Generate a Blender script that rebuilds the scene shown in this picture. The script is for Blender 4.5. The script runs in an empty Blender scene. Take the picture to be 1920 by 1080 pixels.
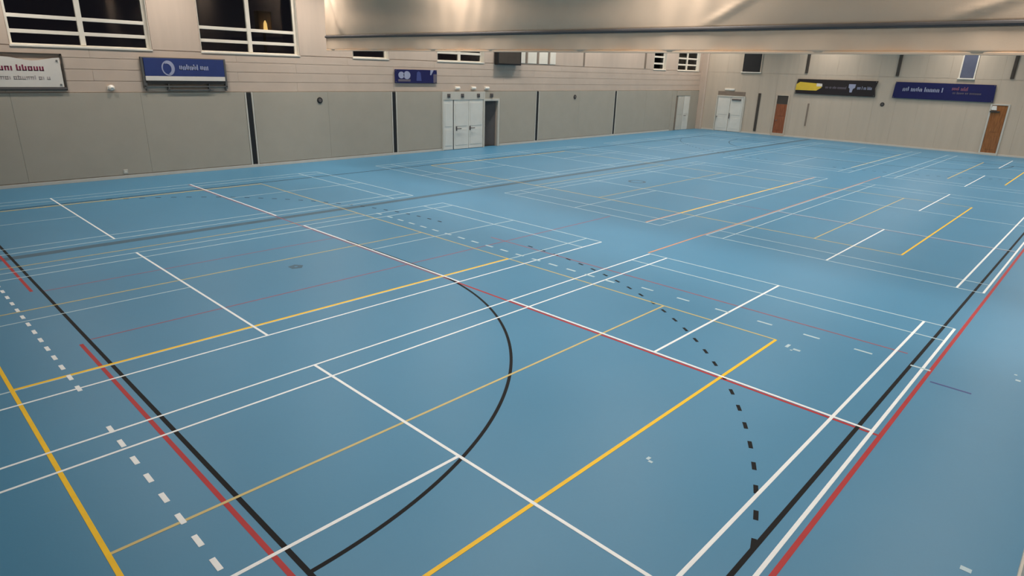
import bpy, math, random
from mathutils import Matrix, Vector
random.seed(7)
S = bpy.context.scene
COL = S.collection

# ------------------------------------------------------------------ camera
YAW, PIT, ROLL, FPX = 0.7562, 0.3339, -0.0308, 1182.7
CAM = Vector((-12.6134, -1.3794, 4.0082))
fw = Vector((math.cos(YAW)*math.cos(PIT), math.sin(YAW)*math.cos(PIT), -math.sin(PIT)))
rt = Vector((math.sin(YAW), -math.cos(YAW), 0)); dn = fw.cross(rt)
r2 = math.cos(ROLL)*rt + math.sin(ROLL)*dn; d2 = -math.sin(ROLL)*rt + math.cos(ROLL)*dn
cd = bpy.data.cameras.new('camera'); cam = bpy.data.objects.new('camera', cd); COL.objects.link(cam)
cd.sensor_width = 36; cd.lens = FPX/1920*36; cd.clip_start = .05; cd.clip_end = 300
m = Matrix.Identity(4)
for i in range(3):
    m[i][0] = r2[i]; m[i][1] = -d2[i]; m[i][2] = -fw[i]; m[i][3] = CAM[i]
cam.matrix_world = m
S.camera = cam

# ------------------------------------------------------------------ world, exposure
w = bpy.data.worlds.new('night_sky'); S.world = w; w.use_nodes = True
w.node_tree.nodes['Background'].inputs[0].default_value = (.010, .010, .016, 1)
w.node_tree.nodes['Background'].inputs[1].default_value = 1
S.view_settings.view_transform = 'Standard'; S.view_settings.look = 'None'
S.view_settings.gamma = 1; S.view_settings.use_curve_mapping = False
S.view_settings.exposure = 0
LAMP_W = 108.0            # watts per ceiling luminaire
LAMP_COL = (1, .93, .85)

# ------------------------------------------------------------------ hall dimensions (metres)
WY = 23.66      # face of the long wall opposite the gallery
BX = 34.5       # face of the far end wall
EX = -16.0      # end wall behind the camera
GY = -1.62      # gallery front
GBY = -6.0      # gallery back wall
CZ = 8.6        # ceiling
CUX = 1.375     # plane of the dividing curtain

# ------------------------------------------------------------------ materials
def lin(c):
    return tuple(((v/255)/12.92 if v/255 <= .04045 else ((v/255+.055)/1.055)**2.4) for v in c)
def mat(name, rgb, rough=.6, metal=0, spec=.5, emit=0, var=0, scale=3, bump=0, bscale=40, stretch=None):
    M = bpy.data.materials.new(name); M.use_nodes = True
    n = M.node_tree.nodes; l = M.node_tree.links; b = n['Principled BSDF']
    c = lin(rgb)
    b.inputs['Base Color'].default_value = (*c, 1); b.inputs['Roughness'].default_value = rough
    b.inputs['Metallic'].default_value = metal; b.inputs['Specular IOR Level'].default_value = spec
    tc = n.new('ShaderNodeTexCoord'); mp = n.new('ShaderNodeMapping'); l.new(tc.outputs['Object'], mp.inputs[0])
    if stretch: mp.inputs['Scale'].default_value = stretch
    if var:
        t = n.new('ShaderNodeTexNoise'); t.inputs['Scale'].default_value = scale; t.inputs['Detail'].default_value = 6
        l.new(mp.outputs[0], t.inputs[0])
        r = n.new('ShaderNodeValToRGB'); r.color_ramp.elements[0].position = .3; r.color_ramp.elements[1].position = .7
        r.color_ramp.elements[0].color = (*[v*(1-var) for v in c], 1); r.color_ramp.elements[1].color = (*[min(1, v*(1+var)) for v in c], 1)
        l.new(t.outputs[0], r.inputs[0]); l.new(r.outputs[0], b.inputs['Base Color'])
    if bump:
        t2 = n.new('ShaderNodeTexNoise'); t2.inputs['Scale'].default_value = bscale; l.new(mp.outputs[0], t2.inputs[0])
        bp = n.new('ShaderNodeBump'); bp.inputs['Strength'].default_value = bump; bp.inputs['Distance'].default_value = .01
        l.new(t2.outputs[0], bp.inputs['Height']); l.new(bp.outputs[0], b.inputs['Normal'])
    if emit:
        b.inputs['Emission Color'].default_value = (*c, 1); b.inputs['Emission Strength'].default_value = emit
    return M
M = {}
M['floor'] = mat('blue_sports_vinyl', (76, 136, 171), .42, var=.04, scale=.35, bump=.05, bscale=30)
M['white_line'] = mat('white_court_paint', (244, 246, 246), .5, var=.03, scale=6)
M['worn_white_line'] = mat('worn_white_court_paint', (186, 208, 216), .5, var=.08, scale=4)
M['worn_red_line'] = mat('worn_red_court_paint', (148, 92, 108), .5, var=.12, scale=4)
M['yellow_line'] = mat('yellow_court_paint', (252, 200, 24), .5, var=.05, scale=6)
M['pale_yellow_line'] = mat('pale_yellow_court_paint', (206, 186, 122), .45, var=.05, scale=6)
M['red_line'] = mat('red_court_paint', (176, 28, 32), .5, var=.06, scale=6)
M['orange_line'] = mat('orange_court_paint', (214, 150, 110), .45, var=.06, scale=6)
M['black_line'] = mat('black_court_paint', (16, 16, 18), .6, spec=.2, var=.1, scale=6)
M['seam'] = mat('dark_blue_floor_seam', (62, 96, 116), .45, var=.06, scale=3)
M['cream'] = mat('cream_painted_boards', (200, 180, 163), .75, var=.04, scale=1.5, bump=.1, bscale=60)
M['pier'] = mat('cream_painted_plaster', (200, 180, 163), .8, var=.035, scale=1.2, stretch=(4, 4, .4))
M['grey'] = mat('grey_padded_wall_panel', (176, 167, 152), .8, var=.03, scale=1.5, bump=.08, bscale=80)
M['taupe'] = mat('taupe_wall_panel', (198, 182, 163), .8, var=.035, scale=1.2, stretch=(3, 3, .3))
M['skirt'] = mat('pale_skirting_paint', (206, 200, 190), .5, var=.03)
M['trim'] = mat('pale_grey_trim', (204, 198, 186), .5, var=.03)
M['white'] = mat('white_frame_paint', (232, 224, 210), .45, var=.03)
M['door_white'] = mat('white_door_paint', (226, 222, 212), .45, var=.04, scale=2)
M['dark'] = mat('black_rubber', (26, 26, 28), .6, var=.15)
M['brown_dark'] = mat('dark_brown_steel', (70, 62, 54), .5, var=.1)
M['brown_mid'] = mat('taupe_brown_steel', (134, 118, 104), .55, var=.08)
M['dk_grey'] = mat('dark_grey_laminate', (92, 86, 84), .5, var=.08)
M['steel'] = mat('brushed_steel', (150, 148, 144), .35, metal=.9, var=.08, scale=20)
M['metal_grey'] = mat('grey_metal', (110, 108, 106), .45, metal=.5, var=.05)
M['conc'] = mat('grey_roof_deck', (168, 166, 160), .85, var=.04, scale=.7)
M['gallery'] = mat('gallery_front_paint', (196, 192, 184), .7, var=.03)
M['wood'] = mat('varnished_brown_wood', (150, 96, 52), .22, var=.3, scale=3, stretch=(6, 6, .7))
M['wood_red'] = mat('red_brown_wood', (146, 84, 52), .4, var=.3, scale=3, stretch=(6, 6, .7))
M['curtain'] = mat('cream_divider_fabric', (238, 212, 186), .85, var=.025, scale=2, bump=.15, bscale=60)
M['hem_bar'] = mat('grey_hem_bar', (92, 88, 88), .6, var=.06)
M['b_white'] = mat('white_banner_vinyl', (226, 218, 208), .5, var=.03)
M['b_magenta'] = mat('maroon_print', (128, 34, 66), .6, var=.05)
M['b_greyprint'] = mat('grey_print', (176, 164, 162), .6, var=.05)
M['b_blue'] = mat('mid_blue_banner_vinyl', (38, 55, 112), .5, var=.06)
M['b_navy'] = mat('navy_banner_vinyl', (17, 17, 80), .5, var=.06)
M['b_black'] = mat('black_banner_vinyl', (34, 25, 25), .5, var=.06)
M['b_yellow'] = mat('yellow_print', (226, 190, 62), .5, var=.05)
M['b_pale'] = mat('pale_blue_grey_print', (158, 162, 186), .5, var=.05)
M['b_dim'] = mat('dim_grey_print', (106, 98, 108), .5, var=.05)
M['b_navydim'] = mat('dim_blue_print', (66, 74, 132), .5, var=.05)
M['b_red'] = mat('dull_red_print', (136, 84, 104), .5, var=.05)
M['bluegrey'] = mat('blue_grey_blind', (92, 96, 116), .5, var=.06)
M['lamp_glow'] = mat('lamp_diffuser', (255, 236, 210), .5, emit=6)
M['warm_glow'] = mat('warm_bulb', (255, 214, 130), .5, emit=2.2)
M['lens'] = mat('white_plastic_lens', (240, 234, 224), .35, var=.02)
M['night_wall'] = mat('dark_brick_outside', (96, 72, 40), .8, var=.2)
M['night_ground'] = mat('dark_asphalt', (40, 40, 40), .9, var=.2)
g = bpy.data.materials.new('dark_window_glass'); g.use_nodes = True
n = g.node_tree.nodes; l = g.node_tree.links; n.remove(n['Principled BSDF'])
tr = n.new('ShaderNodeBsdfTransparent'); tr.inputs[0].default_value = (.62, .6, .58, 1)
gl = n.new('ShaderNodeBsdfGlossy'); gl.inputs['Roughness'].default_value = .06
fr = n.new('ShaderNodeFresnel'); fr.inputs[0].default_value = 1.35
mx = n.new('ShaderNodeMixShader')
l.new(fr.outputs[0], mx.inputs[0]); l.new(tr.outputs[0], mx.inputs[1]); l.new(gl.outputs[0], mx.inputs[2])
l.new(mx.outputs[0], n['Material Output'].inputs[0]); M['glass'] = g

# ------------------------------------------------------------------ mesh helpers
class MB:
    def __init__(s): s.v = []; s.f = []
    def hexa(s, P):
        o = len(s.v); s.v += [tuple(p) for p in P]
        s.f += [tuple(o+i for i in q) for q in ((0,3,2,1),(4,5,6,7),(0,1,5,4),(1,2,6,5),(2,3,7,6),(3,0,4,7))]
        return s
    def box(s, x0, x1, y0, y1, z0, z1):
        return s.hexa([(x0,y0,z0),(x1,y0,z0),(x1,y1,z0),(x0,y1,z0),(x0,y0,z1),(x1,y0,z1),(x1,y1,z1),(x0,y1,z1)])
    def prism(s, pts, axis, a, b):
        """closed 2-D outline (counter-clockwise) extruded from a to b along an axis"""
        o = len(s.v); k = len(pts)
        def P(u, v, t): return {0: (t, u, v), 1: (u, t, v), 2: (u, v, t)}[axis]
        s.v += [P(u, v, a) for u, v in pts] + [P(u, v, b) for u, v in pts]
        s.f.append(tuple(range(o, o+k))[::-1]); s.f.append(tuple(range(o+k, o+2*k)))
        for i in range(k):
            j = (i+1) % k; s.f.append((o+i, o+j, o+k+j, o+k+i))
        return s
    def tube(s, a, b, r, k=10, r2=None):
        a = Vector(a); b = Vector(b); d = (b-a).normalized(); r2 = r if r2 is None else r2
        u = d.orthogonal().normalized(); v = d.cross(u); o = len(s.v)
        for c, rr in ((a, r), (b, r2)):
            for i in range(k):
                t = 2*math.pi*i/k; s.v.append(tuple(c+rr*(math.cos(t)*u+math.sin(t)*v)))
        for i in range(k):
            j = (i+1) % k; s.f.append((o+i, o+j, o+k+j, o+k+i))
        s.f.append(tuple(range(o, o+k))[::-1]); s.f.append(tuple(range(o+k, o+2*k)))
        return s
    def build(s, name, material, parent=None, bevel=0, smooth=False):
        me = bpy.data.meshes.new(name); me.from_pydata(s.v, [], s.f); me.update()
        me.materials.append(material)
        if smooth:
            for p in me.polygons: p.use_smooth = True
        o = bpy.data.objects.new(name, me); COL.objects.link(o)
        if parent: o.parent = parent
        if bevel:
            b = o.modifiers.new('bevel', 'BEVEL'); b.width = bevel; b.segments = 2; b.limit_method = 'ANGLE'
        return o
def tag(o, label, cat=None, group=None, kind=None):
    o['label'] = label
    if cat: o['category'] = cat
    if group: o['group'] = group
    if kind: o['kind'] = kind
    return o
def empty(name, loc):
    o = bpy.data.objects.new(name, None); COL.objects.link(o); o.location = loc; o.empty_display_size = .1
    return o
class Sub:
    """parts given in world coordinates, put under an Empty that stands at loc"""
    def __init__(s, name, loc): s.root = empty(name, loc); s.loc = Vector(loc)
    def part(s, name, mb, material, parent=None, bevel=0, smooth=False):
        mb.v = [tuple(Vector(p)-s.loc) for p in mb.v]
        o = mb.build(name, material, parent or s.root, bevel, smooth)
        if name in ('lettering', 'small_print'): o['kind'] = 'stuff'
        return o

# ================================================================== THE SETTING
floor = MB().box(EX, BX, GY, WY+.2, -.25, 0).build('floor', M['floor'])
tag(floor, 'blue sports hall floor crossed by white, yellow, red and black court lines', kind='structure')
ceil = MB().box(EX-.2, BX+.2, GBY-.2, WY+.25, CZ, CZ+.25).build('ceiling', M['conc'])
tag(ceil, 'grey roof deck over the sports hall', kind='structure')
k = EX+2.5
while k < BX:
    MB().prism([(k-.12, CZ-.62), (k+.12, CZ-.62), (k+.12, CZ-.56), (k+.03, CZ-.54), (k+.03, CZ), (k-.03, CZ), (k-.03, CZ-.54), (k-.12, CZ-.56)], 1, GBY, WY+.1).build('roof_beam', M['gallery'], ceil)
    k += 6.1

# ---- long wall opposite the gallery: windows_(x0, x1, panes)
SILL, HEAD = 4.28, 7.2
WIN = [(-14.0, -10.2, 2), (-8.44, -4.5, 2), (-2.84, 1.0, 2), (3.5, 5.35, 1), (8.2, 11.3, 2), (27.55, 29.15, 1), (30.8, 33.95, 2)]
NICHE = (11.33, 12.33, 2.38)
wl = MB()
y0, y1 = WY+.04, WY+.44
wl.box(EX-.2, NICHE[0], y0, y1, -.2, NICHE[2]); wl.box(NICHE[1], BX+.2, y0, y1, -.2, NICHE[2])
wl.box(EX-.2, BX+.2, y0, y1, NICHE[2], SILL)
x = EX-.2
for a, b, q in WIN:
    wl.box(x, a, y0, y1, SILL, HEAD); x = b
wl.box(x, BX+.2, y0, y1, SILL, HEAD); wl.box(EX-.2, BX+.2, y0, y1, HEAD, CZ)
wall_left = wl.build('wall_left', M['pier'])
tag(wall_left, 'long cream wall with high windows above grey padded panels', kind='structure')

# cladding courses between the grey panels and the window sills
ZC = [2.88, 3.24, 3.60, 3.95, SILL-.02]
for c in range(4):
    xs = EX + (0 if c % 2 else -2.4)
    while xs < BX:
        a, b = max(EX, xs), min(BX, xs+4.8)
        if b-a > .05:
            MB().box(a+.003, b-.003, WY, WY+.04, ZC[c]+.006, ZC[c+1]-.006).build('cladding_board', M['cream'], wall_left)
        xs += 4.8
# plaster facings of the piers between the windows
x = EX
for a, b in [(q[0], q[1]) for q in WIN]+[(BX, BX)]:
    if a-.02-x > .1: MB().box(x, a-.02, WY+.005, WY+.04, SILL, HEAD+.4).build('pier_facing', M['pier'], wall_left)
    x = b+.02

# grey padded panels below, split by dark channels and the doors
CHAN = [-1.28, 5.56, 15.55, 23.25]
gaps = [(c-.17, c+.17) for c in CHAN] + [(8.42, 12.5), (30.4, BX)]
gaps.sort()
x = EX
for a, b in gaps:
    if a > x:
        nn = max(1, round((a-x)/3.6)); s = (a-x)/nn
        for i in range(nn):
            MB().box(x+i*s+.002, x+(i+1)*s-.002, WY-.035, WY+.04, .13, 2.87).build('padded_panel', M['grey'], wall_left, .004)
    x = b
for i, c in enumerate(CHAN):
    MB().prism([(c-.09, WY+.02), (c-.09, WY-.02), (c-.06, WY-.035), (c+.06, WY-.035), (c+.09, WY-.02), (c+.09, WY+.02)], 2, .11, 2.84).build('channel', M['dark'], wall_left)
    for s in (-1, 1):
        MB().box(c+s*.13-.03, c+s*.13+.03, WY-.045, WY+.04, .11, 2.87).build('channel_trim', M['trim'], wall_left, .004)

bl = MB().box(EX, 8.42, WY-.05, WY+.04, 0, .11).box(12.5, 30.4, WY-.05, WY+.04, 0, .11)
tag(bl.build('baseboard_left', M['skirt'], None, .006), 'pale skirting along the foot of the grey padded panels', kind='structure')

def make_window(i, a, b, panes, label):
    z0, z1 = SILL, HEAD; yb = WY+.24
    r = tag(empty('window_%d' % i, (a, WY+.24, z0)), label, kind='structure'); L = Vector((a, WY+.24, z0))
    def part(name, mb, ma, bev=0, par=None):
        mb.v = [tuple(Vector(p)-L) for p in mb.v]; return mb.build(name, ma, par or r, bev)
    t = .09
    part('window_frame', MB().box(a, a+t, yb-.06, yb+.06, z0, z1).box(b-t, b, yb-.06, yb+.06, z0, z1).box(a+t, b-t, yb-.06, yb+.06, z0, z0+.05).box(a+t, b-t, yb-.06, yb+.06, z1-t, z1), M['white'])
    part('window_sill', MB().prism([(WY-.03, z0-.045), (WY+.18, z0-.045), (WY+.18, z0+.012), (WY-.03, z0)], 0, a-.02, b+.02), M['white'])
    for q in (0, 1):
        xx = a if q == 0 else b-.012
        part('window_reveal', MB().box(xx, xx+.012, WY+.0, yb-.06, z0+.012, z1), M['white'])
    bars = [z0+.05]
    for z in (4.62, 5.06):
        part('transom', MB().box(a+t, b-t, yb-.065, yb+.055, z, z+.11), M['white'], .008)
    wd = (b-a-2*t)/panes
    for q in range(1, panes):
        c = a+t+wd*q
        part('mullion', MB().box(c-.075, c+.075, yb-.08, yb+.07, z0+.05, z1-t), M['white'], .008)
    for q in range(panes):
        for lo, hi in ((z0+.05, 4.62), (4.73, 5.06), (5.17, z1-t)):
            part('pane', MB().box(a+t+wd*q, a+t+wd*(q+1), yb-.004, yb+.004, lo, hi), M['glass'])
    return r
WL = ['dark night window next to the gallery end wall, white frame', 'dark night window above the white banner, white frame with two bars',
      'dark night window beside the curtain end with a warm lamp outside', 'narrow dark window just behind the curtain, above the small navy banner',
      'wide dark window above the white double doors and the doorway', 'narrow dark barred window near the far corner', 'wide dark four-paned window in the far corner above the pale doors']
for i, (a, b, q) in enumerate(WIN): make_window(i+1, a, b, q, WL[i])

# brown mullion strips of the closed blinds below the curtain
for x, wd in ((14.52, .16), (15.46, .16), (16.4, .16), (19.68, .14), (26.45, .2)):
    MB().prism([(x-wd/2, WY+.03), (x-wd/2, WY-.01), (x-wd/4, WY-.025), (x+wd/4, WY-.025), (x+wd/2, WY-.01), (x+wd/2, WY+.03)], 2, SILL+.05, HEAD).build('pilaster_strip', M['brown_mid'], wall_left)
for a, b in ((13.95, 14.42), (14.64, 15.36), (15.58, 16.3), (16.52, 17.0)):
    MB().box(a, b, WY-.02, WY+.03, SILL+.05, HEAD).build('blind_panel', M['white'], wall_left, .006)

# ---- far end wall
wb = MB().box(BX+.04, BX+.4, GBY-.2, WY+.44, -.2, CZ)
wall_back = wb.build('wall_back', M['taupe'])
tag(wall_back, 'taupe panelled far end wall with banners and wooden doors', kind='structure')
yy = GY; edges = [GY]
while edges[-1] < WY-1: edges.append(edges[-1]+1.29)
edges[-1] = WY
BW = [(19.1, 20.42, 4.32, 5.75), (6.2, 6.88, 4.28, 5.9)]    # windows in the end wall: y0, y1, z0, z1
for i in range(len(edges)-1):
    MB().box(BX, BX+.04, edges[i]+.002, edges[i+1]-.002, .1, 4.24).build('wall_panel', M['taupe'], wall_back)
    MB().box(BX, BX+.04, edges[i]+.002, edges[i+1]-.002, 4.25, CZ-.05).build('wall_panel', M['taupe'], wall_back)
tag(MB().box(BX-.03, BX+.04, GY, 4.1, 0, .1).box(BX-.03, BX+.04, 5.0, 16.68, 0, .1).box(BX-.03, BX+.04, 17.62, 19.9, 0, .1).box(BX-.03, BX+.04, 22.15, WY, 0, .1).build('baseboard_back', M['skirt'], None, .005),
    'pale skirting along the foot of the far end wall', kind='structure')
for y, zz in ((15.82, 4.33), (10.22, 4.3), (4.36, 4.31)):
    MB().prism([(BX+.01, y-.09), (BX-.05, y-.09), (BX-.07, y-.05), (BX-.07, y+.05), (BX-.05, y+.09), (BX+.01, y+.09)][::-1], 2, zz, CZ-.3).build('wall_channel', M['brown_dark'], wall_back)
MB().prism([(BX+.01, 18.78), (BX-.04, 18.78), (BX-.06, 18.82), (BX-.06, 18.92), (BX-.04, 18.96), (BX+.01, 18.96)][::-1], 2, .2, 2.87).build('wall_channel', M['brown_dark'], wall_back)
MB().prism([(BX+.01, 15.27), (BX-.03, 15.27), (BX-.04, 15.3), (BX-.04, 15.34), (BX-.03, 15.37), (BX+.01, 15.37)][::-1], 2, .85, 2.35).build('wall_channel', M['brown_mid'], wall_back)
# cream corner pier
cp = MB().prism([(BX-.16, WY+.02), (BX-.16, WY-.42), (BX-.1, WY-.5), (BX+.02, WY-.5), (BX+.02, WY+.02)], 2, 0, CZ-.1).build('trim_2', M['cream'])
tag(cp, 'cream corner pier where the long wall meets the end wall', kind='structure')

for i, (a, b, z0, z1) in enumerate(BW):
    L = Vector((BX, a, z0)); r = tag(empty('window_%d' % (8+i), L), ['square dark window high in the end wall above the white doors', 'blue-grey window above the navy banner on the end wall'][i], kind='structure')
    def part(name, mb, ma, bev=0):
        mb.v = [tuple(Vector(p)-L) for p in mb.v]; return mb.build(name, ma, r, bev)
    t = .07
    part('window_frame', MB().box(BX-.06, BX+.01, a-t, a, z0-t, z1+t).box(BX-.06, BX+.01, b, b+t, z0-t, z1+t).box(BX-.06, BX+.01, a, b, z1, z1+t), M['white'] if i else M['taupe'], .006)
    part('window_sill', MB().prism([(a-.1, z0-.07), (b+.1, z0-.07), (b+.1, z0), (a-.1, z0)], 0, BX-.1, BX+.01), M['white'], .006)
    part('pane', MB().box(BX-.02, BX+.0, a, b, z0, z1), M['dark'] if i == 0 else M['bluegrey'])

# ---- other walls (behind and beside the camera)
tag(MB().box(EX-.4, EX, GBY-.2, WY+.44, -.2, CZ).build('wall_near', M['pier']), 'cream end wall of the hall', kind='structure')
wr = MB().box(EX, BX, GY-.2, GY, -.2, 3.3).build('wall_right', M['gallery'])
tag(wr, 'pale grey gallery front wall along the sideline', kind='structure')
MB().prism([(GY-.24, 3.3), (GY-.005, 3.3), (GY-.005, 3.34), (GY-.03, 3.36), (GY-.21, 3.36), (GY-.24, 3.34)], 0, EX, BX).build('coping', M['trim'], wr)
MB().box(EX, BX, GY-.03, GY+.02, 0, .1).build('skirting_board', M['skirt'], wr, .005)
tag(MB().box(EX, BX, GBY, GY-.2, 2.2, 2.4).build('trim_1', M['conc']), 'concrete spectator gallery deck', kind='structure')
tag(MB().box(EX-.2, BX+.2, GBY-.3, GBY, -.2, CZ).build('wall_gallery', M['pier']), 'cream wall behind the spectator gallery', kind='structure')

# ---- doors
def make_door(name, loc, label, parts):
    L = Vector(loc); r = tag(empty(name, L), label, kind='structure'); out = {}
    for nm, mb, ma, bev, par in parts:
        mb.v = [tuple(Vector(p)-L) for p in mb.v]
        o = mb.build(nm, ma, out.get(par, r) if par else r, bev); out[nm] = o
    return r
D = WY-.03
def leaf(a, b, z0, z1, dep=.03):
    s = MB().box(a, b, D-dep, WY+.03, z0, z1)
    e = .1
    s.box(a+e, b-e, D-dep-.012, D-dep, z0+.2, z0+1.0); s.box(a+e, b-e, D-dep-.012, D-dep, z0+1.15, z1-.15)
    return s
make_door('door_1', (8.45, WY, 0), 'white panelled doors set under a header beside the dark doorway', [
    ('door_frame', MB().box(8.42, 8.5, D-.06, WY+.04, 0, 2.86).box(11.24, 11.34, D-.06, WY+.04, 0, 2.86).box(8.5, 11.24, D-.05, WY+.04, 2.46, 2.86), M['trim'], .008, None),
    ('side_panel', leaf(8.5, 9.13, .02, 2.46), M['door_white'], .006, None),
    ('joint', MB().box(9.13, 9.2, D-.01, WY+.03, .02, 2.46), M['metal_grey'], 0, None),
    ('door_leaf', leaf(9.2, 10.2, .02, 2.46), M['door_white'], .006, None),
    ('door_handle', MB().tube((9.36, D-.12, 1.05), (9.62, D-.12, 1.05), .022).tube((9.36, D-.12, 1.05), (9.36, D-.03, 1.05), .018).box(9.32, 9.4, D-.05, D-.02, .94, 1.16), M['dk_grey'], 0, 'door_leaf'),
    ('door_leaf', leaf(10.22, 11.22, .02, 2.46), M['door_white'], .006, None),
    ('door_handle', MB().tube((10.3, D-.12, 1.05), (10.56, D-.12, 1.05), .022).tube((10.3, D-.12, 1.05), (10.3, D-.03, 1.05), .018).box(10.26, 10.34, D-.05, D-.02, .94, 1.16), M['dk_grey'], 0, 'door_leaf'),
])
make_door('door_2', (11.34, WY, 0), 'open doorway with a dark grey door standing ajar in it', [
    ('door_frame', MB().box(12.33, 12.45, D-.05, WY+.06, 0, 2.5).box(11.34, 12.33, D-.05, WY+.06, 2.38, 2.5), M['trim'], .008, None),
    ('header_panel', MB().box(11.34, 12.5, D-.01, WY+.04, 2.5, 2.86), M['grey'], .006, None),
    ('door_leaf', MB().hexa([(12.3, WY+.12, .02), (12.3, WY+.16, .02), (11.62, WY+.62, .02), (11.60, WY+.58, .02), (12.3, WY+.12, 2.36), (12.3, WY+.16, 2.36), (11.62, WY+.62, 2.36), (11.60, WY+.58, 2.36)]), M['dk_grey'], 0, None),
    ('door_handle', MB().tube((11.7, WY+.46, 1.05), (11.82, WY+.39, 1.05), .02).tube((11.7, WY+.46, 1.05), (11.73, WY+.53, 1.05), .015), M['steel'], 0, 'door_leaf'),
])
nic = MB().box(11.1, 12.6, WY+1.5, WY+1.6, -.2, 2.6).box(11.0, 11.1, WY+.44, WY+1.6, -.2, 2.6).box(12.6, 12.7, WY+.44, WY+1.6, -.2, 2.6).box(11.0, 12.7, WY+.44, WY+1.6, 2.5, 2.6).box(11.0, 12.7, WY+.2, WY+1.6, -.2, -.001)
tag(nic.build('wall_corridor', M['dk_grey']), 'dark corridor walls inside the open doorway', kind='structure')

make_door('door_3', (31.2, WY, 0), 'pale green-grey doors at the far corner of the long wall', [
    ('door_frame', MB().box(30.4, 31.0, D-.02, WY+.04, 0, 2.86).box(33.0, 33.1, D-.06, WY+.04, 0, 2.86).box(31.0, 33.0, D-.05, WY+.04, 2.5, 2.86).box(33.1, BX-.17, D-.02, WY+.04, 0, 2.86), M['grey'], .006, None),
    ('channel', MB().box(31.05, 31.2, D-.02, WY+.03, .1, 2.5), M['brown_mid'], 0, None),
    ('door_leaf', leaf(31.25, 32.1, .02, 2.5), M['trim'], .006, None),
    ('door_leaf', leaf(32.15, 33.0, .02, 2.5), M['door_white'], .006, None),
    ('door_handle', MB().tube((32.3, D-.1, 1.05), (32.5, D-.1, 1.05), .022).tube((32.3, D-.1, 1.05), (32.3, D-.03, 1.05), .02), M['dk_grey'], 0, 'door_leaf'),
])
def bleaf(y0_, y1_, z0, z1, dep=.05):
    s = MB().box(BX-dep, BX+.02, y0_, y1_, z0, z1); e = .12
    s.box(BX-dep-.012, BX-dep, y0_+e, y1_-e, z0+.2, z0+.95); s.box(BX-dep-.012, BX-dep, y0_+e, y1_-e, z0+1.2, z1-.2)
    return s
make_door('door_4', (BX, 20.0, 0), 'white double doors in the far end wall near the corner', [
    ('door_frame', MB().box(BX-.08, BX+.02, 19.9, 20.0, 0, 2.6).box(BX-.08, BX+.02, 22.05, 22.15, 0, 2.6).box(BX-.08, BX+.02, 20.0, 22.05, 2.5, 2.6), M['trim'], .006, None),
    ('header_panel', MB().box(BX-.03, BX+.02, 19.95, 22.1, 2.62, 2.9), M['brown_mid'], .006, None),
    ('door_leaf', bleaf(20.02, 21.01, .02, 2.5), M['door_white'], .006, None),
    ('door_closer', MB().box(BX-.14, BX-.05, 20.2, 20.9, 2.28, 2.38), M['dk_grey'], .006, 'door_leaf'),
    ('door_handle', MB().tube((BX-.13, 20.95, .95), (BX-.13, 20.95, 1.35), .03).tube((BX-.13, 20.95, 1.15), (BX-.04, 20.95, 1.15), .02), M['dk_grey'], 0, 'door_leaf'),
    ('door_leaf', bleaf(21.04, 22.03, .02, 2.5), M['door_white'], .006, None),
    ('door_handle', MB().tube((BX-.13, 21.9, 1.05), (BX-.13, 22.0, 1.05), .03).tube((BX-.13, 22.0, 1.05), (BX-.04, 22.0, 1.05), .02), M['dk_grey'], 0, 'door_leaf'),
])
make_door('door_5', (BX, 16.75, 0), 'tall narrow red-brown wooden door in the end wall', [
    ('door_frame', MB().box(BX-.06, BX+.02, 16.68, 16.76, 0, 2.86).box(BX-.06, BX+.02, 17.54, 17.62, 0, 2.86).box(BX-.06, BX+.02, 16.76, 17.54, 2.78, 2.86).box(BX-.06, BX+.02, 16.76, 17.54, 0, .2), M['taupe'], .006, None),
    ('door_leaf', bleaf(16.77, 17.53, .2, 2.2, .03), M['wood_red'], .005, None),
    ('over_panel', MB().box(BX-.025, BX+.02, 16.77, 17.53, 2.22, 2.77), M['brown_dark'], .005, None),
    ('door_handle', MB().tube((BX-.1, 17.4, 1.1), (BX-.1, 17.3, 1.1), .02).tube((BX-.1, 17.4, 1.1), (BX-.02, 17.4, 1.1), .018), M['steel'], 0, 'door_leaf'),
])
make_door('door_6', (BX, 4.2, 0), 'tall varnished brown wooden door with a white block near its top in the end wall', [
    ('door_frame', MB().box(BX-.06, BX+.02, 4.08, 4.17, 0, 2.92).box(BX-.06, BX+.02, 4.93, 5.02, 0, 2.92).box(BX-.06, BX+.02, 4.17, 4.93, 2.84, 2.92).box(BX-.08, BX+.02, 4.08, 5.02, 0, .14), M['trim'], .006, None),
    ('door_leaf', bleaf(4.18, 4.92, .14, 2.83, .03), M['wood'], .005, None),
    ('hinge_bar', MB().box(BX-.1, BX-.03, 4.5, 4.98, 2.44, 2.52), M['brown_dark'], .004, 'door_leaf'),
    ('white_block', MB().prism([(4.66, 2.56), (4.90, 2.56), (4.93, 2.66), (4.9, 2.8), (4.7, 2.8)], 0, BX-.12, BX-.03), M['lens'], .006, 'door_leaf'),  # plain white block at the top edge of the leaf
])

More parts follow.
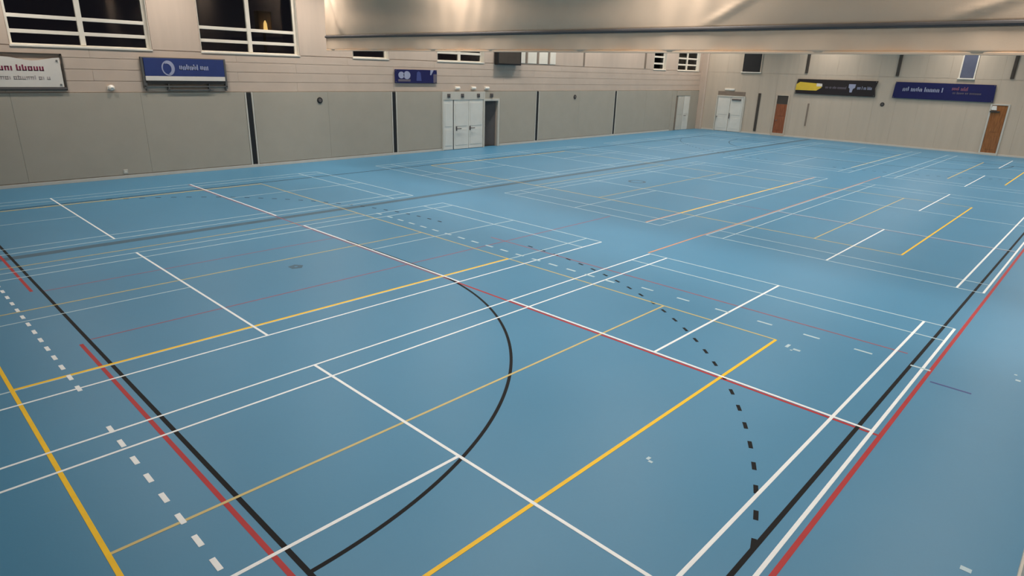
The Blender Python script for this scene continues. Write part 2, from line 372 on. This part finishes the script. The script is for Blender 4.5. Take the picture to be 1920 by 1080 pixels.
# ================================================================== COURT LINES (paint on the floor)
NL = [0]
LAY = {'worn_white_line': .0024, 'worn_red_line': .0010, 'seam': .0006, 'red_line': .0010, 'orange_line': .0012, 'black_line': .0014, 'pale_yellow_line': .0018, 'yellow_line': .0022, 'white_line': .0026}
LABEL = {'worn_white_line': 'worn white badminton court line', 'worn_red_line': 'worn red court line', 'white_line': 'white badminton court line', 'yellow_line': 'yellow volleyball court line', 'pale_yellow_line': 'pale yellow court line', 'red_line': 'red court line',
         'orange_line': 'faded orange court line', 'black_line': 'black handball court line', 'seam': 'dark blue floor marking'}
def fl(kind, x0, x1, y0_, y1_, name=None):
    NL[0] += 1
    o = MB().box(min(x0, x1), max(x0, x1), min(y0_, y1_), max(y0_, y1_), -.001, LAY[kind]+NL[0]*1.5e-6).build(name or kind, M[kind], floor)
    o['label'] = LABEL[kind]; return o
def lineA(kind, y, x0, x1, wd=.045): return fl(kind, x0, x1, y-wd/2, y+wd/2)
def lineB(kind, x, y0_, y1_, wd=.045): return fl(kind, x-wd/2, x+wd/2, y0_, y1_)
def arc(kind, cx, cy, r, a0, a1, wd=.05, dash=None):
    segs = []
    if dash is None: segs = [(a0, a1)]
    else:
        t = a0; p_, d_ = dash[0]/r, dash[1]/r
        while t < a1-.01: segs.append((t, min(a1, t+d_))); t += p_
    for s0, s1 in segs:
        nn = max(2, int(abs(s1-s0)*r/.12)); b = MB(); NL[0] += 1; z = LAY[kind]+NL[0]*1.5e-6
        for i in range(nn):
            t0 = s0+(s1-s0)*i/nn; t1 = s0+(s1-s0)*(i+1)/nn
            q = [(cx+rr*math.cos(t), cy+rr*math.sin(t)) for rr, t in ((r-wd/2, t0), (r+wd/2, t0), (r+wd/2, t1), (r-wd/2, t1))]
            b.hexa([(u, v, -.001) for u, v in q]+[(u, v, z) for u, v in q])
        o = b.build(kind, M[kind], floor); o['label'] = LABEL[kind]
# badminton: three rows of three courts
for bx0 in (-13.4, 2.75, 18.9):
    for by in (0.0, 7.5, 15.1):
        X0, X1 = bx0, bx0+13.4; mid = bx0+6.7
        near = bx0 < 0; first = by == 0
        for q, y in enumerate((by, by+.46, by+5.64, by+6.1)):
            if first and q < 2: lineA('white_line', y, X0, X1, .04)
            else: lineA('white_line' if near and by < 8 and (first or q < 1) else 'worn_white_line', y, X0, X1, .034 if near else .03)
        for x in (X0, X0+.76, X1-.76, X1): lineB('worn_white_line', x, by, by+6.1, .034)
        for x in (mid-1.98, mid+1.98): lineB('white_line' if near else 'worn_white_line', x, by, by+6.1, .04)
        k_ = 'white_line' if first else 'worn_white_line'
        lineA(k_, by+3.05, X0, mid-1.98, .04 if first else .03); lineA(k_, by+3.05, mid+1.98, X1, .04 if first else .03)
# handball, black
GX, SY = -10.69, .155
lineB('black_line', GX, SY, SY+20, .05); lineB('black_line', GX+40, SY, SY+20, .06)
lineA('black_line', SY, GX, GX+40, .048); lineA('black_line', SY+20, GX, GX+40, .06)
H = math.pi/2
for s, gx in ((1, GX), (-1, GX+40)):
    def an(a, b): return (a, b) if s == 1 else (math.pi-b, math.pi-a)
    a0, a1 = an(-H, 0); arc('black_line', gx, SY+8.5, 6, a0, a1, .045)
    lineB('black_line', gx+6*s, SY+8.5, SY+11.5, .05)
    a0, a1 = an(0, H)
    if s == -1: arc('black_line', gx, SY+11.5, 6, a0, a1, .03)
    e = math.acos(2.958/9)
    a0, a1 = an(-e, 0); arc('black_line', gx, SY+8.5, 9, a0, a1, .048, (.43, .15))
    a0, a1 = an(0, e); arc('black_line', gx, SY+11.5, 9, a0, a1, .048, (.43, .15))
# volleyball, yellow: 18 m across the hall, 9 m wide
for x0 in (-11.8, 4.72):
    x1 = x0+8.97
    lineA('yellow_line', 1.95, x0, x1, .045); lineA('yellow_line', 19.95, x0, x1, .045)
    lineB('yellow_line' if x0 < 0 else 'pale_yellow_line', x0, 1.95, 19.95, .045); lineB('pale_yellow_line', x1, 1.95, 19.95, .036)
    lineA('pale_yellow_line', 4.02, x0, x1, .036); lineA('pale_yellow_line', 11.08, x0, x1, .036)
    lineA('yellow_line', 7.99, x0, x1, .055); lineA('pale_yellow_line', 13.97, x0, x1, .036)
lineA('pale_yellow_line', 4.02, 20.9, 29.8, .05); lineA('pale_yellow_line', 7.99, 20.9, 29.8, .05); lineA('yellow_line', 1.95, 20.9, 29.8, .05)
# red
lineB('red_line', -10.81, -.1, 9.0, .05); lineB('red_line', -10.83, 12.1, 16, .05)
lineA('red_line', -.1, -10.8, 30, .05)
lineB('red_line', -4.78, -.1, 7.6, .045); lineB('worn_red_line', -4.78, 7.6, 21.2, .04); lineB('worn_red_line', -1.8, .3, 9.6, .04); lineB('worn_red_line', 7.4, 0, 9, .03)
lineA('worn_red_line', 9.1, -10.7, 2.6, .035); lineA('worn_red_line', 12.0, -10.7, -4.8, .03); lineA('orange_line', 6.16, 2.7, 18.8, .04)
lineA('orange_line', 6.17, 0.05, 2.7, .05); lineA('orange_line', 8.0, 2.8, 16, .05)
# white dashes behind the goal line and across the hall
for y in (6.17, 5.78, 5.34, 4.92, 4.49, 4.07, 3.67, 3.28, 2.87, 2.46): fl('white_line', -11.22, -11.17, y-.09, y+.09, 'dash_mark')
y = 7.5
while y < 16: fl('white_line', -11.22, -11.17, y-.09, y+.09, 'dash_mark'); y += .41
y = .03
while y < 5.4: fl('worn_white_line', -2.275, -2.225, y-.13, y+.13, 'dash_mark'); y += .785
while y < 13.6: fl('worn_white_line', -2.45, -2.39, y-.12, y+.12, 'dash_mark'); y += .5
# long dark seam
lineA('seam', 14.72, EX+4.5, BX-.4, .26)
# small marks: scuffs and tape crosses
for x, y, a, b in ((-2.93, 1.72, .12, .04), (-2.99, 1.56, .05, .09), (-3.06, 1.62, .03, .03), (-7.2, 1.58, .05, .03), (-7.24, 1.53, .03, .04), (-1.66, -1.07, .05, .05), (-1.45, -1.02, .03, .03), (-6.62, -1.27, .05, .07)):
    fl('worn_white_line', x-a*.6, x+a*.6, y-b*.6, y+b*.6, 'tape_mark')
o = fl('black_line', -2.675, -2.635, -.67, -.18, 'tape_mark'); o.data.materials[0] = M['b_navydim']; o['label'] = 'dull violet tape strip'
arc('seam', 8.6, 12.1, .3, 0, 2*math.pi-.01, .1)
arc('seam', -6.62, 10.46, .1, 0, 2*math.pi-.01, .12)

# ================================================================== DIVIDING CURTAIN (raised)
YA, YB = GY+.35, 22.15
ct = Sub('divider_curtain', (CUX, (YA+YB)/2, 4.5))
tag(ct.root, 'raised cream dividing curtain with swagged folds hanging across the hall', 'curtain')
straps = [22.3, 14.2, 6.5, -1.3]
def swag(y):
    for a, b in zip(straps, straps[1:]):
        if b <= y <= a: return (a-y)/(a-b)
    return 0
def cx_of(y, z):
    u = swag(y); s = math.sin(math.pi*u)
    d = 0
    if z > 4.98:
        h = z-4.98
        d += .20*s**1.5*(1-math.exp(-h*1.1))*(1+.25*math.sin(5*h+3*u))
        edge = min(u, 1-u)
        d += .022*math.exp(-(edge/.13)**2)*math.sin(y*9.5+h*.8)*min(1, h*1.5)     # gathered pleats at the straps
        d += .05*math.exp(-((y-(6.25-1.9*h))/.16)**2)*math.exp(-h*.5)*min(1, h*4)  # diagonal creases
        d += .06*math.exp(-((y-(1.6-2.6*h))/.22)**2)*math.exp(-h*.5)*min(1, h*4)
        d += .06*math.exp(-((y-(20.9+.5*h))/.16)**2)*min(1, h*4)
    else:
        h = 4.98-z
        d += .03*math.sin(y*2.1)*h/.5+.012*math.sin(y*7.3+1)*h/.5
    return CUX-.02-d
def sheet(z0, z1, nz, thick, ny=420):
    b = MB()
    for side in (0, 1):
        o = len(b.v)
        for i in range(ny+1):
            y = YA+(YB-YA)*i/ny
            for j in range(nz+1):
                z = z0+(z1-z0)*j/nz
                b.v.append((cx_of(y, z)+side*thick, y, z))
        for i in range(ny):
            for j in range(nz):
                p = o+i*(nz+1)+j; q = p+nz+1
                b.f.append((p, p+1, q+1, q) if side == 0 else (p, q, q+1, p+1))
    K = (ny+1)*(nz+1)
    for i in range(ny):                                   # close hem and top
        for j in (0, nz):
            p = i*(nz+1)+j; q = p+nz+1; b.f.append((p, q, K+q, K+p) if j == 0 else (p, K+p, K+q, q))
    for i in (0, ny):
        for j in range(nz):
            p = i*(nz+1)+j; b.f.append((p, K+p, K+p+1, p+1) if i == 0 else (p, p+1, K+p+1, K+p))
    return b
drape = ct.part('drape', sheet(4.99, 7.9, 40, .03), M['curtain'], smooth=True)
hem = ct.part('hem_strip', sheet(4.5, 4.97, 8, .03), M['curtain'], smooth=True)
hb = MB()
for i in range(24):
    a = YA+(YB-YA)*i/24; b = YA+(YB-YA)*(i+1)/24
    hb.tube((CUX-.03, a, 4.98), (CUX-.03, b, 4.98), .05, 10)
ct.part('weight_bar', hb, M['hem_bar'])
ct.part('hem_tape', MB().box(CUX-.055, CUX+.035, YA, YB, 4.47, 4.515), M['curtain'], bevel=.006)
ct.part('hanging_rail', MB().box(CUX-.06, CUX+.08, YA-.1, YB+.1, 7.86, 7.98), M['metal_grey'], bevel=.01)
for y in (straps[1], straps[2], 21.9, -1.0):
    ct.part('lifting_strap', MB().box(CUX+.06, CUX+.068, y-.03, y+.03, 4.98, 7.88), M['dk_grey'])
for y in (2, 8, 14, 20):
    ct.part('hanger', MB().tube((CUX, y, 7.97), (CUX, y, CZ+.02), .02), M['metal_grey'])

# ================================================================== CEILING LUMINAIRES
def luminaire(x, y, proto={}):
    r = empty('ceiling_luminaire_offscreen', (x, y, 7.75))
    tag(r, 'long ceiling luminaire with glowing diffuser hung in rows over the courts', 'ceiling lamp', 'ceiling luminaires in rows')
    if not proto:
        proto['h'] = MB().prism([(-.2, .0), (.2, 0), (.17, .1), (-.17, .1)], 0, -.75, .75).build('housing', M['gallery'], r, .008)
        proto['d'] = MB().box(-.72, .72, -.16, .16, -.02, 0).build('diffuser_offscreen', M['lamp_glow'], r)
        proto['s'] = MB().tube((-.6, 0, .09), (-.6, 0, CZ-7.75+.02), .012, 6).build('suspension_rod', M['metal_grey'], r)
        proto['t'] = MB().tube((.6, 0, .09), (.6, 0, CZ-7.75+.02), .012, 6).build('suspension_rod', M['metal_grey'], r)
    else:
        for q in proto.values():
            c = q.copy(); COL.objects.link(c); c.parent = r
    ld = luminaire.data
    lo = bpy.data.objects.new('ceiling_lamp_offscreen', ld); COL.objects.link(lo); lo.parent = r; lo.location = (0, 0, -.03)
la = bpy.data.lights.new('ceiling_lamp_offscreen', 'AREA'); la.shape = 'RECTANGLE'; la.size = 1.4; la.size_y = .3; la.energy = LAMP_W; la.color = LAMP_COL; la.spread = math.radians(144)
luminaire.data = la
for y in (-.4, 6.7, 14.3, 21.9):
    for x in (-8.6, -4.0, .6, 3.6, 7.8, 12.0, 16.2, 20.4, 24.6, 28.8, 32.6):
        luminaire(x, y if y > 0 or x > 0 else 1.6)      # over the first court the row hangs further in

# ================================================================== THINGS ON THE WALLS
def strokes(mb, axis, u0, u1, z0, h, n_, depth0, depth1, seed, flip=False):
    """a line of small letter-like strokes; unreadable in the photograph"""
    R = random.Random(seed); st = (u1-u0)/n_
    for i in range(n_):
        a = u0+i*st+st*.08; b = u0+(i+1)*st-st*.12; hh = h*(1.35 if R.random() < .25 else 1)
        t = st*.3
        def B(p, q, r_, s_):
            mb.box(p, q, depth0, depth1, r_, s_) if axis == 0 else mb.box(depth0, depth1, p, q, r_, s_)
        k = R.randrange(4)
        B(a, a+t, z0, z0+hh)
        if k != 0: B(b-t, b, z0, z0+h)
        if k in (1, 2): B(a, b, z0+h-t*.6, z0+h)
        if k in (2, 3): B(a, b, z0, z0+t*.6)
    return mb
def screws(sub, pts, r, axis):
    for p in pts:
        q = Vector(p); d = Vector((0, -.02, 0)) if axis == 1 else Vector((-.02, 0, 0))
        sub.part('eyelet', MB().tube(q, q+d, r, 8), M['steel'])

# white banner with maroon lettering, sagging top edge
b = Sub('sponsor_banner', (-9.3, WY-.06, 3.02)); tag(b.root, 'white vinyl banner with maroon lettering and sagging top edge on the long wall', 'banner')
y_ = WY-.10
sg = [(-11.6, 3.05), (-7.28, 3.05)]; top = []
for i in range(25):
    x = -7.28-(4.32*i/24); top.append((x, 3.93-.10*math.sin(math.pi*((i*4.32/24) % 1.44)/1.44)**2*(1 if i else 0)))
b.part('vinyl_sheet', MB().prism(sg+top, 1, y_, y_+.02), M['b_white'])
b.part('fixing_frame', MB().box(-11.7, -7.2, WY-.05, WY, 4.0, 4.05).box(-11.7, -7.2, WY-.05, WY, 2.95, 3.0).box(-7.24, -7.19, WY-.05, WY, 2.95, 4.05).box(-11.7, -11.65, WY-.05, WY, 2.95, 4.05), M['brown_dark'])
b.part('bottom_rail', MB().box(-11.62, -7.22, y_-.01, WY-.02, 2.97, 3.045), M['dk_grey'], bevel=.006)
b.part('lettering', strokes(MB(), 0, -11.2, -7.72, 3.53, .13, 24, y_-.004, y_+.002, 3), M['b_magenta'])
b.part('small_print', strokes(MB(), 0, -11.2, -7.6, 3.27, .09, 34, y_-.003, y_+.002, 5), M['b_greyprint'])
screws(b, [(-7.36, y_, 3.12), (-7.36, y_, 3.84), (-9.4, y_, 3.1), (-11.4, y_, 3.12)], .03, 1)

# blue banner with round logo, white band, black foot, on a frame with struts
b = Sub('sponsor_banner', (-3.52, WY-.06, 2.9)); tag(b.root, 'blue banner with round white logo and a white band, on struts over the grey panels', 'banner')
y_ = WY-.14
b.part('blue_field', MB().box(-4.87, -2.16, y_, y_+.03, 3.42, 4.01), M['b_blue'], bevel=.006)
b.part('white_band', MB().box(-4.87, -2.16, y_-.002, y_+.028, 3.27, 3.42), M['b_white'], bevel=.004)
b.part('black_foot', MB().box(-4.83, -2.18, y_, y_+.03, 3.17, 3.27), M['dark'], bevel=.004)
pts = []; cx, cz = -4.1, 3.69
for i in range(20): t = math.radians(-70+i*180/19); pts.append((cx+.21*math.cos(t), cz+.25*math.sin(t)))
for i in range(20): t = math.radians(110-i*180/19); pts.append((cx-.05+.15*math.cos(t), cz-.02+.17*math.sin(t)))
b.part('logo_crescent', MB().prism(pts, 1, y_-.006, y_+.002), M['b_pale'])
pts = []
for i in range(16): t = math.radians(110+i*180/15); pts.append((cx+.22*math.cos(t), cz+.25*math.sin(t)))
for i in range(16): t = math.radians(290-i*180/15); pts.append((cx+.18*math.cos(t), cz+.21*math.sin(t)))
b.part('logo_ring', MB().prism(pts, 1, y_-.006, y_+.002), M['b_pale'])
b.part('lettering', strokes(MB(), 0, -3.74, -2.66, 3.64, .14, 9, y_-.004, y_+.002, 11), M['b_pale'])
b.part('back_frame', MB().box(-4.95, -4.88, y_+.02, WY-.02, 3.0, 4.04).box(-2.15, -2.08, y_+.02, WY-.02, 3.0, 4.04).box(-4.95, -2.08, y_+.03, WY-.02, 3.98, 4.04), M['metal_grey'], bevel=.006)
b.part('lower_rail', MB().box(-4.95, -2.08, y_+.02, WY-.02, 3.06, 3.1).box(-4.2, -2.6, y_+.03, WY-.02, 2.94, 2.98), M['metal_grey'], bevel=.004)
for x in (-4.86, -4.15, -2.75, -2.14): b.part('strut', MB().box(x-.025, x+.025, y_+.03, WY-.02, 2.92, 3.2), M['metal_grey'], bevel=.004)
for x in (-4.7, -2.35): b.part('wall_bracket', MB().box(x-.03, x+.03, y_+.02, WY+.01, 3.5, 3.56), M['metal_grey'])

# small navy banner
b = Sub('sponsor_banner', (6.87, WY-.04, 3.24)); tag(b.root, 'small navy banner with a pale twin emblem, left of the white doors', 'banner')
y_ = WY-.07
b.part('navy_field', MB().box(5.62, 8.1, y_, y_+.03, 3.25, 3.85), M['b_navy'], bevel=.006)
for cx, rr in ((5.98, .17), (6.3, .2)):
    pts = [(cx+rr*math.cos(2*math.pi*i/14), 3.6+rr*.9*math.sin(2*math.pi*i/14)) for i in range(14)]
    b.part('emblem_disc', MB().prism(pts, 1, y_-.006, y_+.002), M['b_pale'])
b.part('emblem_base', MB().box(5.8, 6.5, y_-.004, y_+.002, 3.32, 3.42), M['b_dim'])
b.part('centre_mark', MB().prism([(6.85, 3.35), (7.15, 3.35), (7.1, 3.72), (6.98, 3.78), (6.88, 3.72)], 1, y_-.005, y_+.002), M['b_navydim'])
b.part('slash_mark', MB().prism([(7.68, 3.62), (7.74, 3.62), (7.9, 3.85), (7.7, 3.85)], 1, y_-.005, y_+.002), M['b_pale'])
b.part('grey_end', MB().box(7.88, 8.09, y_-.003, y_+.002, 3.27, 3.66), M['b_dim'])
screws(b, [(5.67, y_, 3.3), (5.67, y_, 3.8), (8.05, y_, 3.3), (8.05, y_, 3.8)], .02, 1)

# black banner with yellow block
x_ = BX-.10
b = Sub('sponsor_banner', (BX-.06, 13.8, 2.99)); tag(b.root, 'black banner with a yellow arrow block and grey lettering on the end wall', 'banner')
b.part('black_field', MB().prism([(16.36, 2.98), (16.3, 3.95), (11.2, 3.96), (11.32, 3.5), (11.23, 2.98)], 0, x_, x_+.03), M['b_black'])
b.part('yellow_block', MB().prism([(16.36, 3.22), (14.95, 3.22), (14.62, 3.44), (14.85, 3.68), (16.1, 3.76), (16.33, 3.6)], 0, x_-.008, x_+.002), M['b_yellow'])
b.part('arrow_tip', MB().prism([(14.98, 3.5), (14.6, 3.5), (14.62, 3.68), (14.98, 3.7)], 0, x_-.012, x_-.004), M['b_white'])
b.part('lettering', strokes(MB(), 1, 13.05, 14.4, 3.38, .13, 13, x_-.006, x_+.002, 21), M['b_dim'])
b.part('figure_mark', MB().prism([(12.92, 3.72), (12.5, 3.72), (12.52, 3.5), (12.64, 3.42), (12.68, 3.2), (12.82, 3.2), (12.84, 3.44), (12.92, 3.5)], 0, x_-.006, x_+.002), M['b_pale'])
b.part('lettering', strokes(MB(), 1, 11.5, 12.4, 3.4, .15, 8, x_-.006, x_+.002, 22), M['b_pale'])
screws(b, [(x_, 16.25, 3.9), (x_, 16.3, 3.05), (x_, 11.3, 3.9), (x_, 11.32, 3.05)], .025, 0)
b.part('fixing_rail', MB().box(x_+.03, BX+.005, 11.4, 16.2, 3.85, 3.9).box(x_+.03, BX+.005, 11.4, 16.2, 3.05, 3.1), M['metal_grey'])

# navy banner
b = Sub('sponsor_banner', (BX-.06, 7.6, 2.99)); tag(b.root, 'long navy banner with pale and dull red lettering on the end wall', 'banner')
b.part('navy_field', MB().prism([(10.24, 2.99), (10.19, 3.96), (4.98, 3.95), (4.93, 2.98)], 0, x_, x_+.03), M['b_navy'])
b.part('lettering', strokes(MB(), 1, 7.55, 9.75, 3.42, .2, 12, x_-.006, x_+.002, 31), M['b_pale'])
b.part('lettering', strokes(MB(), 1, 6.3, 7.2, 3.56, .16, 6, x_-.006, x_+.002, 32), M['b_red'])
b.part('small_print', strokes(MB(), 1, 5.6, 7.1, 3.36, .1, 14, x_-.006, x_+.002, 33), M['b_dim'])
screws(b, [(x_, 10.15, 3.9), (x_, 10.18, 3.05), (x_, 5.04, 3.9), (x_, 5.0, 3.05)], .025, 0)
b.part('fixing_rail', MB().box(x_+.03, BX+.005, 5.1, 10.1, 3.85, 3.9).box(x_+.03, BX+.005, 5.1, 10.1, 3.05, 3.1), M['metal_grey'])

# scoreboard on a bracket
b = Sub('scoreboard', (12.9, WY-.1, 4.18)); tag(b.root, 'black scoreboard box on the long wall just below the curtain hem', 'scoreboard')
b.part('housing', MB().box(12.0, 13.8, WY-.3, WY-.06, 4.2, 4.95), M['dark'], bevel=.02)
b.part('screen', MB().box(12.08, 13.72, WY-.312, WY-.296, 4.27, 4.88), M['brown_dark'], bevel=.004)
for x in (12.3, 13.5): b.part('bracket_arm', MB().prism([(WY-.08, 4.3), (WY, 4.26), (WY, 4.8), (WY-.08, 4.76)], 0, x-.04, x+.04), M['metal_grey'])

# emergency lights above the white doors
def emergency(x, lab):
    b = Sub('emergency_light', (x, WY-.03, 2.98)); tag(b.root, lab, 'lamp', 'emergency lights above the doors')
    b.part('housing', MB().box(x-.16, x+.16, WY-.06, WY+.01, 2.96, 3.1), M['white'], bevel=.015)
    b.part('lens', MB().prism([(WY-.06, 2.975), (WY-.06, 3.085), (WY-.1, 3.06), (WY-.1, 3.0)][::-1], 0, x-.14, x+.14), M['lens'])
emergency(9.45, 'small white emergency light above the double doors, nearest the navy banner')
emergency(10.55, 'small white emergency light above the double doors, between the other two')
emergency(11.5, 'small white emergency light above the dark doorway')
# dark brackets on the door header
for x, lab in ((8.84, 'small dark bracket on the header above the narrow white side panel'), (9.75, 'small dark bracket on the header above the door leaf beside the side panel'), (10.86, 'small dark bracket on the header above the white leaf next to the dark doorway'), (11.83, 'small dark bracket on the header above the open dark doorway')):
    b = Sub('door_hook', (x, WY-.08, 2.56)); tag(b.root, lab, 'bracket', 'brackets on the door header')
    b.part('plate', MB().box(x-.1, x+.1, WY-.11, WY-.03, 2.57, 2.76), M['dk_grey'], bevel=.02)
    b.part('knob', MB().tube((x, WY-.11, 2.66), (x, WY-.16, 2.66), .04, 10, .03), M['dk_grey'])
# white sensor over the padded panels
b = Sub('motion_sensor', (-5.95, WY-.04, 2.98)); tag(b.root, 'small white sensor on the long wall between the white and blue banners', 'sensor')
b.part('base', MB().box(-6.06, -5.84, WY-.05, WY+.0, 2.97, 3.08), M['white'], bevel=.01)
b.part('dome', MB().tube((-5.95, WY-.04, 3.03), (-5.95, WY-.14, 3.0), .1, 14, .05), M['lens'], smooth=False)
# round dark sockets
def socket(loc, axis, lab):
    x, y, z = loc; b = Sub('wall_socket', loc); tag(b.root, lab, 'socket')
    d = Vector((0, -1, 0)) if axis == 1 else Vector((-1, 0, 0)); p = Vector(loc)
    b.part('rim', MB().tube(p, p+d*.03, .13, 16, .12), M['dark'])
    b.part('core', MB().tube(p+d*.03, p+d*.05, .08, 12, .07), M['dk_grey'])
socket((1.75, WY-.03, 2.53), 1, 'round dark socket on the grey panel between the two black channels')
socket((18.95, WY-.03, 2.52), 1, 'round dark socket on the grey panel past the dark doorway')
socket((BX+.005, 10.73, 2.55), 0, 'round dark socket below the gap between the end wall banners')
# small white socket by the skirting
b = Sub('power_outlet', (-5.94, WY-.04, .2)); tag(b.root, 'small pale power outlet low on the grey panel below the sensor', 'outlet')
b.part('plate', MB().box(-6.01, -5.87, WY-.055, WY-.03, .17, .31), M['trim'], bevel=.008)
b.part('insert', MB().tube((-5.94, WY-.055, .24), (-5.94, WY-.06, .24), .035, 12), M['white'])
# little lamp above the white end-wall doors
b = Sub('emergency_light', (BX-.02, 21.2, 2.95)); tag(b.root, 'pale emergency light above the white doors in the end wall', 'lamp')
b.part('housing', MB().box(BX-.06, BX+.01, 20.8, 21.6, 2.97, 3.12), M['white'], bevel=.015)
b.part('lens', MB().box(BX-.09, BX-.06, 20.85, 21.2, 2.99, 3.1), M['lens'], bevel=.008)

# ================================================================== OUTSIDE THE WINDOWS (night)
tag(MB().box(EX-5, BX+5, WY+.44, WY+30, -.3, -.2).build('floor_yard', M['night_ground']), 'dark yard outside the windows', kind='structure')
b = Sub('outdoor_lamp', (1.0, WY+3.0, -.2)); tag(b.root, 'warm lit lantern on a brown post outside the window by the curtain', 'lamp')
cx, cy, cz = 1.06, WY+3.0, 5.25
b.part('post', MB().tube((cx, cy, -.2), (cx, cy, cz), .05, 10), M['night_wall'])
b.part('lantern_cage', MB().box(cx-.3, cx-.26, cy-.16, cy+.16, cz, cz+.75).box(cx+.26, cx+.3, cy-.16, cy+.16, cz, cz+.75).box(cx-.3, cx+.3, cy-.16, cy+.16, cz+.72, cz+.78).box(cx-.3, cx+.3, cy-.16, cy+.16, cz-.04, cz).box(cx-.3, cx+.3, cy+.14, cy+.16, cz, cz+.75), M['night_wall'])
b.part('bulb', MB().tube((cx+.08, cy, cz), (cx+.08, cy, cz+.3), .09, 12, .07).tube((cx+.08, cy, cz+.3), (cx+.08, cy, cz+.42), .07, 12, .02), M['warm_glow'])
